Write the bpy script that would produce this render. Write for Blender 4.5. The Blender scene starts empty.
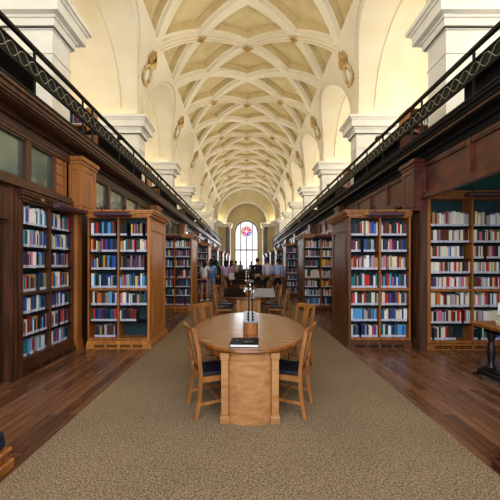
import bpy, bmesh, math, random
from mathutils import Vector, Matrix
PI = math.pi
R_ = random.Random(7)
sc = bpy.context.scene
C = sc.collection

# ------------------------------------------------------------------ camera, light, exposure
cam_d = bpy.data.cameras.new('camera'); cam = bpy.data.objects.new('camera', cam_d); C.objects.link(cam)
cam.location = (0, 0, 1.6); cam.rotation_euler = (PI/2, 0, 0)
cam_d.sensor_width = 36; cam_d.lens = 330/500*36
cam_d.shift_x = 4/500; cam_d.shift_y = 14/500
cam_d.clip_start = 0.05; cam_d.clip_end = 200
sc.camera = cam
sc.view_settings.view_transform = 'Standard'; sc.view_settings.look = 'None'
sc.view_settings.gamma = 1; sc.view_settings.use_curve_mapping = False
sc.view_settings.exposure = 0.8
w = bpy.data.worlds.new('world'); sc.world = w; w.use_nodes = True
w.node_tree.nodes['Background'].inputs[0].default_value = (0.86, 0.92, 1.0, 1)
w.node_tree.nodes['Background'].inputs[1].default_value = .62

def area(name, loc, rot, sx, sy, energy, col, spread=PI):
    d = bpy.data.lights.new(name, 'AREA'); d.shape = 'RECTANGLE'; d.size = sx; d.size_y = sy
    d.energy = energy; d.color = col; d.spread = spread
    o = bpy.data.objects.new(name, d); C.objects.link(o); o.location = loc; o.rotation_euler = rot
    return o

A = 0.06            # nave axis
L = 4.93            # bay length
YP = 6.37           # first pier centre ahead of the camera
RV, Z0 = 3.65, 7.0  # vault radius and centre height
ZC = 6.47           # top of pier capitals
YB = YP + L/2       # a mid-bay
YEND = YP + 6.5*L   # 38.4
YSTART = YP - 1.5*L
PIERS = [YP + k*L for k in range(-1, 7)]
XOUT = 6.6
WY_ = 41.2          # far window wall

# daylight through the upper side windows (one lamp per bay standing in the window opening)
for k in range(-1, 7):
    ym = YP + (k+.5)*L
    if k < 6:
        area('window_daylight', (A+XOUT-.1, ym, 6.0), (0, PI/2, 0), 3.2, 2.4, 58, (1.0, .94, .82))
        area('window_daylight', (A-XOUT+.1, ym, 6.0), (0, -PI/2, 0), 3.2, 2.4, 20, (1.0, .93, .80))
area('camera_side_fill', (A, YSTART+.1, 4.2), (PI/2, 0, 0), 5.5, 6.0, 225, (.93, .96, 1.0))  # added fill lamp behind the camera, no real source stands there

area('far_window_daylight', (A, WY_-.3, 3.6), (-PI/2, 0, 0), 2.8, 5.0, 200, (.92, .95, 1.0))
for s in (-1, 1):
    area('end_recess_fill', (A+s*3.3, YEND+1.0, 6.8), (PI, -s*.5, 0), 1.6, .8, 12, (1.0, .90, .72))  # added fill lamps that brighten the far recess, not real fittings

# ------------------------------------------------------------------ materials
def rgb(h):
    h = h.lstrip('#'); v = [int(h[i:i+2], 16)/255 for i in (0, 2, 4)]
    return tuple((c/12.92 if c <= .04045 else ((c+.055)/1.055)**2.4) for c in v) + (1,)
MATS = {}
def mat(name, col, rough=.6, metal=0, spec=.5, noise=None, bump=0, emit=None, es=1, coat=0):
    """noise = (second colour, scale xyz, detail)"""
    if name in MATS: return MATS[name]
    m = bpy.data.materials.new(name); m.use_nodes = True; nt = m.node_tree
    b = nt.nodes['Principled BSDF']; c = rgb(col)
    b.inputs['Base Color'].default_value = c; b.inputs['Roughness'].default_value = rough
    b.inputs['Metallic'].default_value = metal; b.inputs['Specular IOR Level'].default_value = spec
    if coat: b.inputs['Coat Weight'].default_value = coat; b.inputs['Coat Roughness'].default_value = .15
    if emit: b.inputs['Emission Color'].default_value = rgb(emit); b.inputs['Emission Strength'].default_value = es
    if noise:
        c2, scl, det = noise
        tc = nt.nodes.new('ShaderNodeTexCoord'); mp = nt.nodes.new('ShaderNodeMapping')
        mp.inputs['Scale'].default_value = scl; nt.links.new(tc.outputs['Object'], mp.inputs[0])
        n = nt.nodes.new('ShaderNodeTexNoise'); n.inputs['Scale'].default_value = 1; n.inputs['Detail'].default_value = det
        nt.links.new(mp.outputs[0], n.inputs['Vector'])
        r = nt.nodes.new('ShaderNodeValToRGB'); r.color_ramp.elements[0].position = .35; r.color_ramp.elements[1].position = .65
        r.color_ramp.elements[0].color = c; r.color_ramp.elements[1].color = rgb(c2)
        nt.links.new(n.outputs['Fac'], r.inputs[0]); nt.links.new(r.outputs[0], b.inputs['Base Color'])
        if bump:
            bp = nt.nodes.new('ShaderNodeBump'); bp.inputs['Strength'].default_value = bump; bp.inputs['Distance'].default_value = .01
            nt.links.new(n.outputs['Fac'], bp.inputs['Height']); nt.links.new(bp.outputs[0], b.inputs['Normal'])
    MATS[name] = m; return m

stone = mat('cream plaster', '#E6DDC6', .8, noise=('#DFD4B8', (1.1, 1.1, 1.1), 5))
stone_panel = mat('plaster with painted shade', '#D6C596', .85, noise=('#C9B583', (2, 2, 2), 4))  # darker than the ribs: coffer shading put into the colour
stone_white = mat('white painted stone', '#E9E6DC', .7, noise=('#DEDACD', (1.5, 1.5, 3), 4))
stone_ochre = mat('ochre plaster', '#E0D0A2', .85, noise=('#D6C490', (1, 1, 1), 4))
col_grey = mat('grey marble', '#8D857B', .4, noise=('#6F6862', (3, 3, 1), 5))
gold = mat('aged gilding', '#D0AA62', .5, .1, noise=('#94702E', (9, 9, 9), 4))
plaster_gold = mat('gilded plaster', '#D9C79A', .6, .1, noise=('#B8954A', (6, 6, 6), 3))
oak = mat('oiled oak', '#AE6E34', .38, noise=('#874F22', (14, 14, 1.2), 6), bump=.08)
oak_pale = mat('pale oak', '#BC8A5A', .38, noise=('#A06F40', (3, 22, 22), 6), bump=.05)
oak_top = mat('polished oak tabletop', '#A4642E', .26, noise=('#683C1B', (3, 26, 8), 6), coat=.2)
oak_chair = mat('chair oak', '#AC723A', .38, noise=('#885226', (20, 20, 3), 5))
walnut = mat('dark walnut', '#4A2A1A', .4, noise=('#2C180F', (12, 2, 12), 6))
oak_brown = mat('brown oak post', '#603A20', .45, noise=('#3C2213', (14, 14, 1.5), 6))
walnut_z = mat('brown panelling', '#5C351E', .42, noise=('#3A2012', (14, 14, 1.5), 6))
honey_oak = mat('honey oak', '#CB8640', .38, noise=('#A4652C', (14, 14, 1.2), 6), bump=.08)
mahog = mat('red mahogany', '#602815', .38, noise=('#38150A', (10, 3, 4), 6))
teal = mat('dark green board', '#073840', .6, noise=('#052A31', (3, 3, 3), 2))
green_wall = mat('green wall paint', '#0E4A3A', .6)
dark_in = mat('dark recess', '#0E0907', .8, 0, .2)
iron = mat('black iron', '#050506', .55, 0, .25)
wire = mat('pale wire', '#9C977F', .4, .6)
lamp_metal = mat('mauve brown metal', '#5A3A42', .4, .2)
brass = mat('brass', '#B98F3A', .3, .9)
black_wood = mat('black stained wood', '#140D0A', .4, noise=('#0C0807', (8, 8, 3), 4))
leather = mat('navy seat leather', '#0C1526', .45)
black_gl = mat('black gloss', '#070708', .35)
white_paper = mat('white paper', '#E8E8E8', .7)
glass_frieze = mat('glass with painted reflections', '#1E3F3A', .05, spec=.8, noise=('#6E7A6A', (.9, .7, 1.1), 2))  # dark and pale green patches are reflections put into the glass colour
block_top = mat('blue grey gloss', '#5C708F', .4, coat=.1)
leather_top = mat('dark reading board', '#14090C', .8, spec=.1)
sheen_board = mat('reading board with painted sheen', '#8E93A0', .3)  # sheen on a dark board, put into its colour as grey
skin1 = mat('skin light', '#C99878', .6); skin2 = mat('skin mid', '#9A6A4C', .6)
hair_d = mat('dark hair', '#0E0A09', .5); hair_b = mat('brown hair', '#2E1A10', .5)

# floor boards
def floor_material():
    m = bpy.data.materials.new('wooden floor boards'); m.use_nodes = True; nt = m.node_tree; N = nt.nodes; Lk = nt.links
    b = N['Principled BSDF']
    tc = N.new('ShaderNodeTexCoord'); mp = N.new('ShaderNodeMapping'); mp.inputs['Rotation'].default_value = (0, 0, PI/2)
    Lk.new(tc.outputs['Object'], mp.inputs[0])
    br = N.new('ShaderNodeTexBrick'); br.inputs['Scale'].default_value = 1; br.inputs['Brick Width'].default_value = 1.4
    br.inputs['Row Height'].default_value = .105; br.inputs['Mortar Size'].default_value = .003
    br.inputs['Color1'].default_value = rgb('#98694A'); br.inputs['Color2'].default_value = rgb('#67442E'); br.inputs['Mortar'].default_value = rgb('#20100A')
    Lk.new(mp.outputs[0], br.inputs['Vector'])
    n = N.new('ShaderNodeTexNoise'); n.inputs['Scale'].default_value = 1; n.inputs['Detail'].default_value = 6
    mp2 = N.new('ShaderNodeMapping'); mp2.inputs['Scale'].default_value = (22, 1.6, 1); Lk.new(tc.outputs['Object'], mp2.inputs[0]); Lk.new(mp2.outputs[0], n.inputs['Vector'])
    mx = N.new('ShaderNodeMix'); mx.data_type = 'RGBA'; mx.blend_type = 'MULTIPLY'; mx.inputs['Factor'].default_value = .55
    cr = N.new('ShaderNodeValToRGB'); cr.color_ramp.elements[0].position = .3; cr.color_ramp.elements[0].color = (.35, .3, .28, 1); cr.color_ramp.elements[1].position = .7
    Lk.new(n.outputs['Fac'], cr.inputs[0]); Lk.new(br.outputs['Color'], mx.inputs['A']); Lk.new(cr.outputs[0], mx.inputs['B'])
    Lk.new(mx.outputs['Result'], b.inputs['Base Color']); b.inputs['Roughness'].default_value = .3
    rr = N.new('ShaderNodeMapRange'); rr.inputs[3].default_value = .14; rr.inputs[4].default_value = .36; Lk.new(n.outputs['Fac'], rr.inputs[0]); Lk.new(rr.outputs[0], b.inputs['Roughness'])
    return m
def carpet_material():
    m = bpy.data.materials.new('beige wool carpet'); m.use_nodes = True; nt = m.node_tree; N = nt.nodes; Lk = nt.links
    b = N['Principled BSDF']; b.inputs['Roughness'].default_value = .95; b.inputs['Specular IOR Level'].default_value = .1
    tc = N.new('ShaderNodeTexCoord')
    n = N.new('ShaderNodeTexNoise'); n.inputs['Scale'].default_value = 75; n.inputs['Detail'].default_value = 4; n.inputs['Roughness'].default_value = .8
    Lk.new(tc.outputs['Object'], n.inputs['Vector'])
    cr = N.new('ShaderNodeValToRGB'); e = cr.color_ramp.elements
    e[0].position = .36; e[0].color = rgb('#483929'); e[1].position = .60; e[1].color = rgb('#B29C7E')
    k = e.new(.48); k.color = rgb('#7C6852')
    Lk.new(n.outputs['Fac'], cr.inputs[0])
    n2 = N.new('ShaderNodeTexNoise'); n2.inputs['Scale'].default_value = .9; n2.inputs['Detail'].default_value = 3; Lk.new(tc.outputs['Object'], n2.inputs['Vector'])
    mr = N.new('ShaderNodeMapRange'); mr.inputs[1].default_value = .3; mr.inputs[2].default_value = .7; mr.inputs[3].default_value = .88; mr.inputs[4].default_value = 1.1; Lk.new(n2.outputs['Fac'], mr.inputs[0])
    mx = N.new('ShaderNodeVectorMath'); mx.operation = 'SCALE'; Lk.new(cr.outputs[0], mx.inputs[0]); Lk.new(mr.outputs[0], mx.inputs['Scale'])
    Lk.new(mx.outputs[0], b.inputs['Base Color'])
    bp = N.new('ShaderNodeBump'); bp.inputs['Strength'].default_value = .5; bp.inputs['Distance'].default_value = .008
    Lk.new(n.outputs['Fac'], bp.inputs['Height']); Lk.new(bp.outputs[0], b.inputs['Normal'])
    return m
floor_m = floor_material(); carpet_m = carpet_material()

# ------------------------------------------------------------------ helpers
class MB:
    def __init__(s): s.v = []; s.f = []; s.m = []; s.sm = []
    def add(s, vs, fs, mi=0, smooth=False):
        o = len(s.v); s.v += [tuple(p) for p in vs]
        for f in fs: s.f.append(tuple(i+o for i in f)); s.m.append(mi); s.sm.append(smooth)
        return s
    def box(s, x0, x1, y0, y1, z0, z1, mi=0):
        if x0 > x1: x0, x1 = x1, x0
        if y0 > y1: y0, y1 = y1, y0
        return s.add([(x0,y0,z0),(x1,y0,z0),(x1,y1,z0),(x0,y1,z0),(x0,y0,z1),(x1,y0,z1),(x1,y1,z1),(x0,y1,z1)],
                     [(0,3,2,1),(4,5,6,7),(0,1,5,4),(1,2,6,5),(2,3,7,6),(3,0,4,7)], mi)
    def bbox(s, x0, x1, y0, y1, z0, z1, b=.006, mi=0):
        """box with all edges chamfered"""
        if x0 > x1: x0, x1 = x1, x0
        bm = bmesh.new(); bmesh.ops.create_cube(bm, size=1)
        for v in bm.verts: v.co = Vector(((x0+x1)/2+v.co.x*(x1-x0), (y0+y1)/2+v.co.y*(y1-y0), (z0+z1)/2+v.co.z*(z1-z0)))
        bmesh.ops.bevel(bm, geom=bm.edges[:], offset=b, segments=1, affect='EDGES')
        s.frombm(bm, mi); bm.free(); return s
    def frombm(s, bm, mi=0, smooth=False):
        bm.verts.index_update()
        return s.add([v.co[:] for v in bm.verts], [[v.index for v in f.verts] for f in bm.faces], mi, smooth)
    def hexa(s, p, mi=0):
        return s.add(p, [(0,3,2,1),(4,5,6,7),(0,1,5,4),(1,2,6,5),(2,3,7,6),(3,0,4,7)], mi)
    def bar(s, a, b, wx, wy=None, mi=0, up=(0,0,1)):
        """rectangular bar from a to b; wx, wy = (start, end) widths or a number"""
        a = Vector(a); b = Vector(b); d = (b-a).normalized(); u = Vector(up)
        if abs(d.dot(u)) > .95: u = Vector((0,1,0))
        x = d.cross(u).normalized(); y = x.cross(d).normalized()
        if wy is None: wy = wx
        w0, w1 = (wx if isinstance(wx, tuple) else (wx, wx)); h0, h1 = (wy if isinstance(wy, tuple) else (wy, wy))
        p = []
        for c, ww, hh in ((a, w0, h0), (b, w1, h1)):
            for sx, sy in ((-1,-1),(1,-1),(1,1),(-1,1)): p.append(c + x*sx*ww/2 + y*sy*hh/2)
        return s.hexa(p, mi)
    def tube(s, pts, r, n=8, mi=0, cap=True):
        pts = [Vector(p) for p in pts]; rs = r if isinstance(r, (list, tuple)) else [r]*len(pts); vs = []
        for i, p in enumerate(pts):
            d = (pts[min(i+1, len(pts)-1)]-pts[max(i-1, 0)]).normalized()
            u = Vector((0,0,1)) if abs(d.z) < .9 else Vector((1,0,0))
            x = d.cross(u).normalized(); y = x.cross(d)
            for k in range(n): a = 2*PI*k/n; vs.append(p + (x*math.cos(a)+y*math.sin(a))*rs[i])
        fs = [(i*n+k, i*n+(k+1)%n, (i+1)*n+(k+1)%n, (i+1)*n+k) for i in range(len(pts)-1) for k in range(n)]
        if cap: fs += [tuple(range(n))[::-1], tuple((len(pts)-1)*n+k for k in range(n))]
        return s.add(vs, fs, mi, True)
    def lathe(s, prof, c=(0,0,0), n=20, mi=0, sx=1, sy=1):
        vs = [(c[0]+r*sx*math.cos(2*PI*k/n), c[1]+r*sy*math.sin(2*PI*k/n), c[2]+z) for r, z in prof for k in range(n)]
        fs = [(i*n+k, i*n+(k+1)%n, (i+1)*n+(k+1)%n, (i+1)*n+k) for i in range(len(prof)-1) for k in range(n)]
        fs += [tuple(range(n))[::-1], tuple((len(prof)-1)*n+k for k in range(n))]
        return s.add(vs, fs, mi, True)
    def prism(s, poly, z0, z1, mi=0):
        n = len(poly)
        return s.add([(x,y,z0) for x,y in poly]+[(x,y,z1) for x,y in poly],
                     [tuple(range(n))[::-1], tuple(range(n,2*n))]+[(i,(i+1)%n,n+(i+1)%n,n+i) for i in range(n)], mi)
    def prismP(s, poly, map0, map1, mi=0):
        """poly of 2d points mapped by two functions into 3d (front, back)"""
        n = len(poly)
        return s.add([map0(*p) for p in poly]+[map1(*p) for p in poly],
                     [tuple(range(n))[::-1], tuple(range(n,2*n))]+[(i,(i+1)%n,n+(i+1)%n,n+i) for i in range(n)], mi)
    def build(s, name, mats, parent=None, recalc=True):
        me = bpy.data.meshes.new(name); me.from_pydata(s.v, [], s.f)
        if not isinstance(mats, (list, tuple)): mats = [mats]
        for m in mats: me.materials.append(m)
        me.polygons.foreach_set('material_index', s.m); me.polygons.foreach_set('use_smooth', s.sm)
        if recalc:
            bm = bmesh.new(); bm.from_mesh(me); bmesh.ops.recalc_face_normals(bm, faces=bm.faces); bm.to_mesh(me); bm.free()
        if any(s.sm):
            try: me.set_sharp_from_angle(angle=.7)
            except Exception: pass
        o = bpy.data.objects.new(name, me); C.objects.link(o); o.parent = parent
        return o
def tag(o, label=None, cat=None, group=None, kind=None):
    if label: o['label'] = label
    if cat: o['category'] = cat
    if group: o['group'] = group
    if kind: o['kind'] = kind
    return o
def empty(name, loc=(0,0,0), rz=0, label=None, cat=None, group=None, kind=None):
    o = bpy.data.objects.new(name, None); C.objects.link(o); o.location = loc; o.rotation_euler = (0,0,rz); o.empty_display_size = .1
    return tag(o, label, cat, group, kind)
KIDS = {}
def copy_tree(o, parent=None):
    c = o.copy(); C.objects.link(c)
    if parent is not None: c.parent = parent
    for ch in [x for x in list(C.objects) if x.parent == o]: copy_tree(ch, c)
    return c
def dup(root, loc, rz=None, label=None, group=None):
    c = copy_tree(root); c.location = loc
    if rz is not None: c.rotation_euler = (0,0,rz)
    if label: c['label'] = label
    if group: c['group'] = group
    return c
def struct(o, label=None): return tag(o, label, kind='structure')
ORD = ['first','second','third','fourth','fifth','sixth','seventh','eighth','ninth','tenth','eleventh','twelfth']
SIDE = {-1: 'left', 1: 'right'}

# ------------------------------------------------------------------ floor, carpet
struct(MB().box(A-XOUT, A+XOUT, YSTART, 41.4, -.1, 0).build('floor', floor_m), 'polished brown wooden board floor')
tag(MB().box(A-1.84, A+1.84, YSTART+.2, 37.6, 0, .012).build('carpet_runner', carpet_m),
    'long speckled beige carpet runner down the middle of the hall', 'carpet')

# ------------------------------------------------------------------ vault
def VP(th, y, d=0):
    return (A+(RV+d)*math.sin(th), y, Z0+(RV+d)*math.cos(th))
TH = math.radians(29)
def coffer(mb, corners, rings, n=5):
    k = len(corners); cu = sum(c[0] for c in corners)/k; cv = sum(c[1] for c in corners)/k
    loop = []
    for i in range(k):
        a = corners[i]; b = corners[(i+1) % k]
        for j in range(n): t = j/n; loop.append((a[0]+(b[0]-a[0])*t, a[1]+(b[1]-a[1])*t))
    m = len(loop); vs = []
    for rho, d in rings:
        for (u, v) in loop: vs.append(VP((cu+(u-cu)*rho)*TH, YB+(cv+(v-cv)*rho)*L/4, d))
    for r in range(len(rings)-1):
        fs = [(r*m+i, r*m+(i+1)%m, (r+1)*m+(i+1)%m, (r+1)*m+i) for i in range(m)]
        if r == 0: base = len(mb.v); mb.add(vs, fs, 0)
        else:
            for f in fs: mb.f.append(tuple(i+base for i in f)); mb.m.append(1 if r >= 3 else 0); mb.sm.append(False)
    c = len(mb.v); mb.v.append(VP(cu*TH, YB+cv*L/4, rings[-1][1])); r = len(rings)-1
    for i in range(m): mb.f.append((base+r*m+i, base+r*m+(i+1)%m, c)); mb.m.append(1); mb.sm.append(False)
ceil = MB()
v0 = round((YSTART-YB)/(L/4)); v1 = round((YEND-YB)/(L/4))
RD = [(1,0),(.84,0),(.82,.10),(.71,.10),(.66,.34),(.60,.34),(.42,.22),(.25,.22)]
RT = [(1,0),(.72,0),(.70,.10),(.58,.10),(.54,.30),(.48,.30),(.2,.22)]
for v in range(v0, v1+1):
    if v % 2:
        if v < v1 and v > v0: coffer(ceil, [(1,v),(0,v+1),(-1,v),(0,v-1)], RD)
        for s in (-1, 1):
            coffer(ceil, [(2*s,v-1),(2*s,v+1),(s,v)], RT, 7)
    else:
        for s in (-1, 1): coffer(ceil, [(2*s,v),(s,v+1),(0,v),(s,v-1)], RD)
# pendentives between the arcade arches
RA = 2.05; RO = L/2-.3; ZA = ZC+.27
def xz(z): return RV if z <= Z0 else math.sqrt(max(0, RV*RV-(z-Z0)**2))
ZT = Z0+RV*math.cos(2*TH)
bays = [YP+(k+.5)*L for k in range(-2, 7)]
NY = 40
for s in (-1, 1):
    for ym in bays:
        cols = []
        ts = [math.cos(PI*i/NY) for i in range(NY+1)]
        ds = [-L/2, -L/2+.15, -L/2+.3, -RA-.0001] + [-RA*t for t in ts] + [RA+.0001, L/2-.3, L/2-.15, L/2]
        for dy in ds:
            zl = (ZA + math.sqrt(max(0, RA*RA-dy*dy))) if abs(dy) <= RA else ZC
            col = []
            for i in range(13):
                z = ZT + (zl-ZT)*i/12; col.append((A+s*xz(z), ym+dy, z))
            cols.append((col, zl, dy))
        vs = [p for c, _, _ in cols for p in c]
        ceil.add(vs, [(i*13+j, (i+1)*13+j, (i+1)*13+j+1, i*13+j+1) for i in range(len(cols)-1) for j in range(12)], 0, True)
        # soffit of the nave arch, then the deeper barrel to the outer wall
        XR = 4.25
        arc = [(-RA, ZC)]+[(dy, zl) for _, zl, dy in cols if abs(dy) <= RA]+[(RA, ZC)]
        vs = []
        for dy, zl in arc: vs += [(A+s*xz(zl), ym+dy, zl), (A+s*XR, ym+dy, zl), (A+s*XR, ym+dy*RO/RA, ZC+(zl-ZC)*RO/RA), (A+s*(XOUT-.5), ym+dy*RO/RA, ZC+(zl-ZC)*RO/RA),
                               (A+s*(XOUT-.5), ym+dy*.93, ZC+(zl-ZC)*.93), (A+s*XOUT, ym+dy*.93, ZC+(zl-ZC)*.93)]
        ceil.add(vs, [(i*6+j, (i+1)*6+j, (i+1)*6+j+1, i*6+j+1) for i in range(len(arc)-1) for j in range(5)], 0, True)
struct(ceil.build('ceiling', [stone, stone_panel], recalc=False), 'cream barrel vault with diamond coffers and ribs')
# raised thin moulding lines round each arcade arch
for s in (-1, 1):
    for i, ym in enumerate(bays[1:]):
        mb = MB(); pts = []
        for a in range(33):
            t = PI*a/32; dy = -(RA+.14)*math.cos(t); z = ZA+(RA+.14)*math.sin(t)
            pts.append((A+s*(xz(z)-.01), ym+dy, z))
        mb.tube(pts, .03, 6)
        for xx, ra in ((4.2, RA-.005), (XOUT-.52, 2.15)):
            mb.tube([(A+s*xx, ym-ra*math.cos(PI*a/32), ZA-(.27 if xx > 6 else 0)+ra*math.sin(PI*a/32)) for a in range(33)], .022, 6)
        struct(mb.build('trim_%d' % (i+1), stone), 'thin moulding round the arcade arch')

# thin roll mouldings along the diagonals from pier to crown boss
for i, ym in enumerate(bays[1:-1]):
    mb = MB()
    for s in (-1, 1):
        for off in (-.09, .09):
            pts = [VP(s*TH*2*(1-t), ym-L/2*(1-t)+off, -.01) for t in [.02+.94*j/20 for j in range(21)]]
            mb.tube(pts, .012, 4)
    struct(mb.build('trim_%d' % (40+i), stone_panel), 'thin double line along the vault ribs')
# bosses and cartouches
def rosette(name, loc, nrm, r, label, group):
    e = empty(name, loc, 0, label, 'ceiling ornament', group)
    z = Vector(nrm).normalized(); y = Vector((0,1,0)); x = y.cross(z).normalized(); y = z.cross(x)
    def T(a, b, c): return x*a+y*b+z*c
    mb = MB()
    for k in range(8):
        a = 2*PI*k/8; rr = r*(1 if k % 2 == 0 else .72)
        ca, sa = math.cos(a), math.sin(a)
        p = [T(ca*.04*1-sa*0, sa*.04, .05), T(ca*rr*.5-sa*rr*.2, sa*rr*.5+ca*rr*.2, .06), T(ca*rr, sa*rr, .02), T(ca*rr*.5+sa*rr*.2, sa*rr*.5-ca*rr*.2, .06), T(ca*rr*.5, sa*rr*.5, .12)]
        mb.add(p, [(0,1,4),(1,2,4),(2,3,4),(3,0,4),(0,3,2,1)])
    mb.build('leaf_star', gold, e)
    b = MB(); b.add([T(r*.22*math.cos(2*PI*k/8)*q, r*.22*math.sin(2*PI*k/8)*q, h) for q, h in ((1,.02),(.8,.14),(.3,.18)) for k in range(8)],
                    [(i*8+k, i*8+(k+1)%8, (i+1)*8+(k+1)%8, (i+1)*8+k) for i in range(2) for k in range(8)]+[tuple(16+k for k in range(8))])
    b.build('centre_knob', gold, e)
    return e
for i, ym in enumerate(bays[1:-1]):
    nm = ORD[i]
    rosette('ceiling_boss', VP(0, ym, -.02), (0,0,-1), .27, 'gilded star boss at the crown of the vault, %s bay from the front' % nm, 'gilded vault bosses')
    for s in (-1, 1):
        th = s*TH; p = VP(th, ym-L/4, -.02)
        rosette('ceiling_boss', p, (A-p[0], 0, Z0-p[2]), .22, 'gilded star boss on the %s flank of the vault, %s bay from front' % (SIDE[s], nm), 'gilded vault bosses')
def cartouche(s, y, nm):
    z = 8.3; x = A+s*xz(z)
    e = empty('wall_cartouche', (x, y, z), 0, 'gilded cartouche with wreath and crest above the %s pier on the %s' % (nm, SIDE[s]), 'cartouche', 'gilded cartouches between the arches')
    # local plane: a along y, b along the vault meridian, c towards the nave
    n = Vector((-s*xz(z), 0, -(z-Z0))).normalized(); b = Vector((0,0,1)); b = (b-n*b.dot(n)).normalized(); a = Vector((0,1,0))
    def T(p, q, r): return a*p+b*q+n*r
    ring = [T(.28*math.cos(t), -.22+.32*math.sin(t), .06) for t in [2*PI*k/24 for k in range(25)]]
    m = MB(); m.tube(ring, [.045+.02*math.sin(k*2.1)**2 for k in range(25)], 6); m.build('wreath', plaster_gold, e)
    m = MB(); m.add([T(.17*math.cos(2*PI*k/16)*q, -.22+.22*math.sin(2*PI*k/16)*q, h) for q, h in ((1,.0),(.85,.06),(.4,.09)) for k in range(16)],
                    [(i*16+k, i*16+(k+1)%16, (i+1)*16+(k+1)%16, (i+1)*16+k) for i in range(2) for k in range(16)]+[tuple(32+k for k in range(16))], 0, True)
    m.build('shield', stone_white, e)
    m = MB(); rr = random.Random(3)
    for k in range(9):
        t = PI*(k+.5)/9; x1, y1 = .38*math.cos(t), .18+.42*math.sin(t)*(1 if k != 4 else 1.2)
        m.tube([T(.05*math.cos(t), .1, .03), T(x1*.6, .1+(y1-.1)*.6, .12), T(x1, y1, .04)], [.05, .045, .015], 6)
    for k in range(5): m.lathe([(.01,-.04),(.045,0),(.01,.04)], tuple(T((k-2)*.1, .13+.04*(k % 2), .08)), 8)
    m.build('crest', gold, e)
    m = MB()
    for q in (-1, 1): m.tube([T(q*.1, -.5, .04), T(q*.22, -.52, .07), T(q*.3, -.4, .05), T(q*.27, -.1, .04)], [.03,.04,.03,.015], 6)
    m.build('scroll', gold, e)
for k, y in enumerate(PIERS):
    for s in (-1, 1): cartouche(s, y, ORD[k])

# ------------------------------------------------------------------ piers
XS = 3.62
def pier(s, y, nm):
    m = MB(); m.box(A+s*XS, A+s*XOUT, y-.3, y+.3, 3.8, ZC-.05)
    m.box(A+s*(XS-.035), A+s*XOUT, y-.335, y+.335, 3.8, 4.0)
    o = m.build('stone_pier', stone_white); struct(o, 'white stone pier carrying the vault, %s on the %s' % (nm, SIDE[s]))
    c = MB()
    for ov, z0, z1 in ((.02, ZC-1.0, ZC-.98), (.04, ZC-.56, ZC-.53), (.075, ZC-.53, ZC-.40), (.11, ZC-.40, ZC-.35), (.22, ZC-.35, ZC-.14), (.26, ZC-.14, ZC-.09), (.31, ZC-.09, ZC)):
        c.box(A+s*(XS-ov), A+s*XOUT, y-.3-ov, y+.3+ov, z0, z1)
    c.box(A+s*(XS-.04), A+s*XOUT, y-.34, y+.34, ZC-.57, ZC-.3)
    c.build('capital', stone_white, o)
for k, y in enumerate(PIERS):
    for s in (-1, 1):
        pier(s, y, ORD[k])
        for q in (-1, 1):
            area('cornice_uplight', (A+s*4.9, y+q*.45, ZC+.03), (PI, 0, 0), 2.2, .1, 1.6 if s < 0 else 2.4, (1.0, .78, .45))
        area('vault_uplight', (A+s*(XS-.2), y, ZC+.03), (PI, -s*.95, 0), .12, .8, 16, (1.0, .91, .76), 2.0)

# outer walls with round headed windows
sky_pane = mat('bright daylight glass', '#FFF8E8', .2, emit='#FFF6E2', es=1.6)
n = 0
for s in (-1, 1):
    m = MB(); xa, xb = A+s*XOUT, A+s*(XOUT+.3)
    hw, zb, zs2 = 1.35, 4.5, 6.7
    y0 = YSTART
    m.box(xa, xb, YSTART, 41.4, -.1, zb)
    for ym in bays:
        m.box(xa, xb, ym-L/2, ym-hw, zb, 9.3); m.box(xa, xb, ym+hw, ym+L/2, zb, 9.3)
        K = 16
        for i in range(K):
            t0, t1 = PI*i/K, PI*(i+1)/K
            a0, a1 = -hw*math.cos(t0), -hw*math.cos(t1); b0, b1 = zs2+hw*math.sin(t0), zs2+hw*math.sin(t1)
            m.hexa([(xa,ym+a0,b0),(xb,ym+a0,b0),(xb,ym+a1,b1),(xa,ym+a1,b1),(xa,ym+a0,9.3),(xb,ym+a0,9.3),(xb,ym+a1,9.3),(xa,ym+a1,9.3)])
    struct(m.build('wall_outer_' + SIDE[s], stone), 'cream outer wall behind the %s gallery' % SIDE[s])
    for ym in bays[1:-1]:
        n += 1
        e = empty('window_%d' % n, (A+s*(XOUT+.15), ym, zb)); struct(e, 'tall round headed window behind the %s gallery' % SIDE[s])
        out = [(-hw, 0), (hw, 0)] + [(hw*math.cos(PI*i/16), zs2-zb+hw*math.sin(PI*i/16)) for i in range(17)]
        MB().prismP(out[0:2]+out[2:], lambda a, b: (0, a, b), lambda a, b: (.02, a, b)).build('pane', sky_pane, e)
        f = MB()
        for q in (-.45, .45): f.box(-.04, .06, q-.03, q+.03, 0, 3.35)
        for q in (0, .9, 1.8, 2.6): f.box(-.04, .06, -hw, hw, q, q+.05)
        f.build('window_frame', iron, e)

# ------------------------------------------------------------------ end wall
def arch_wall(name, y0, y1, hw, zs, W, zt, m_, label, zb=0):
    m = MB(); m.box(A-W, A-hw, y0, y1, zb, zt); m.box(A+hw, A+W, y0, y1, zb, zt); K = 28
    for i in range(K):
        t0, t1 = PI*i/K, PI*(i+1)/K
        a0, a1 = A-hw*math.cos(t0), A-hw*math.cos(t1); b0, b1 = zs+hw*math.sin(t0), zs+hw*math.sin(t1)
        m.hexa([(a0,y0,b0),(a1,y0,b1),(a1,y1,b1),(a0,y1,b0),(a0,y0,zt),(a1,y0,zt),(a1,y1,zt),(a0,y1,zt)])
    o = m.build(name, m_); struct(o, label); return o
arch_wall('wall_back_arch', YEND, YEND+.6, 3.35, 7.1, 6.6, 11.2, stone, 'wide cream arch closing the vault')
arch_wall('wall_back_inner_arch', YEND+1.5, YEND+2.0, 2.4, 6.6, 6.6, 11.2, stone_ochre, 'ochre inner arch before the far window')
WY = 41.2
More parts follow.
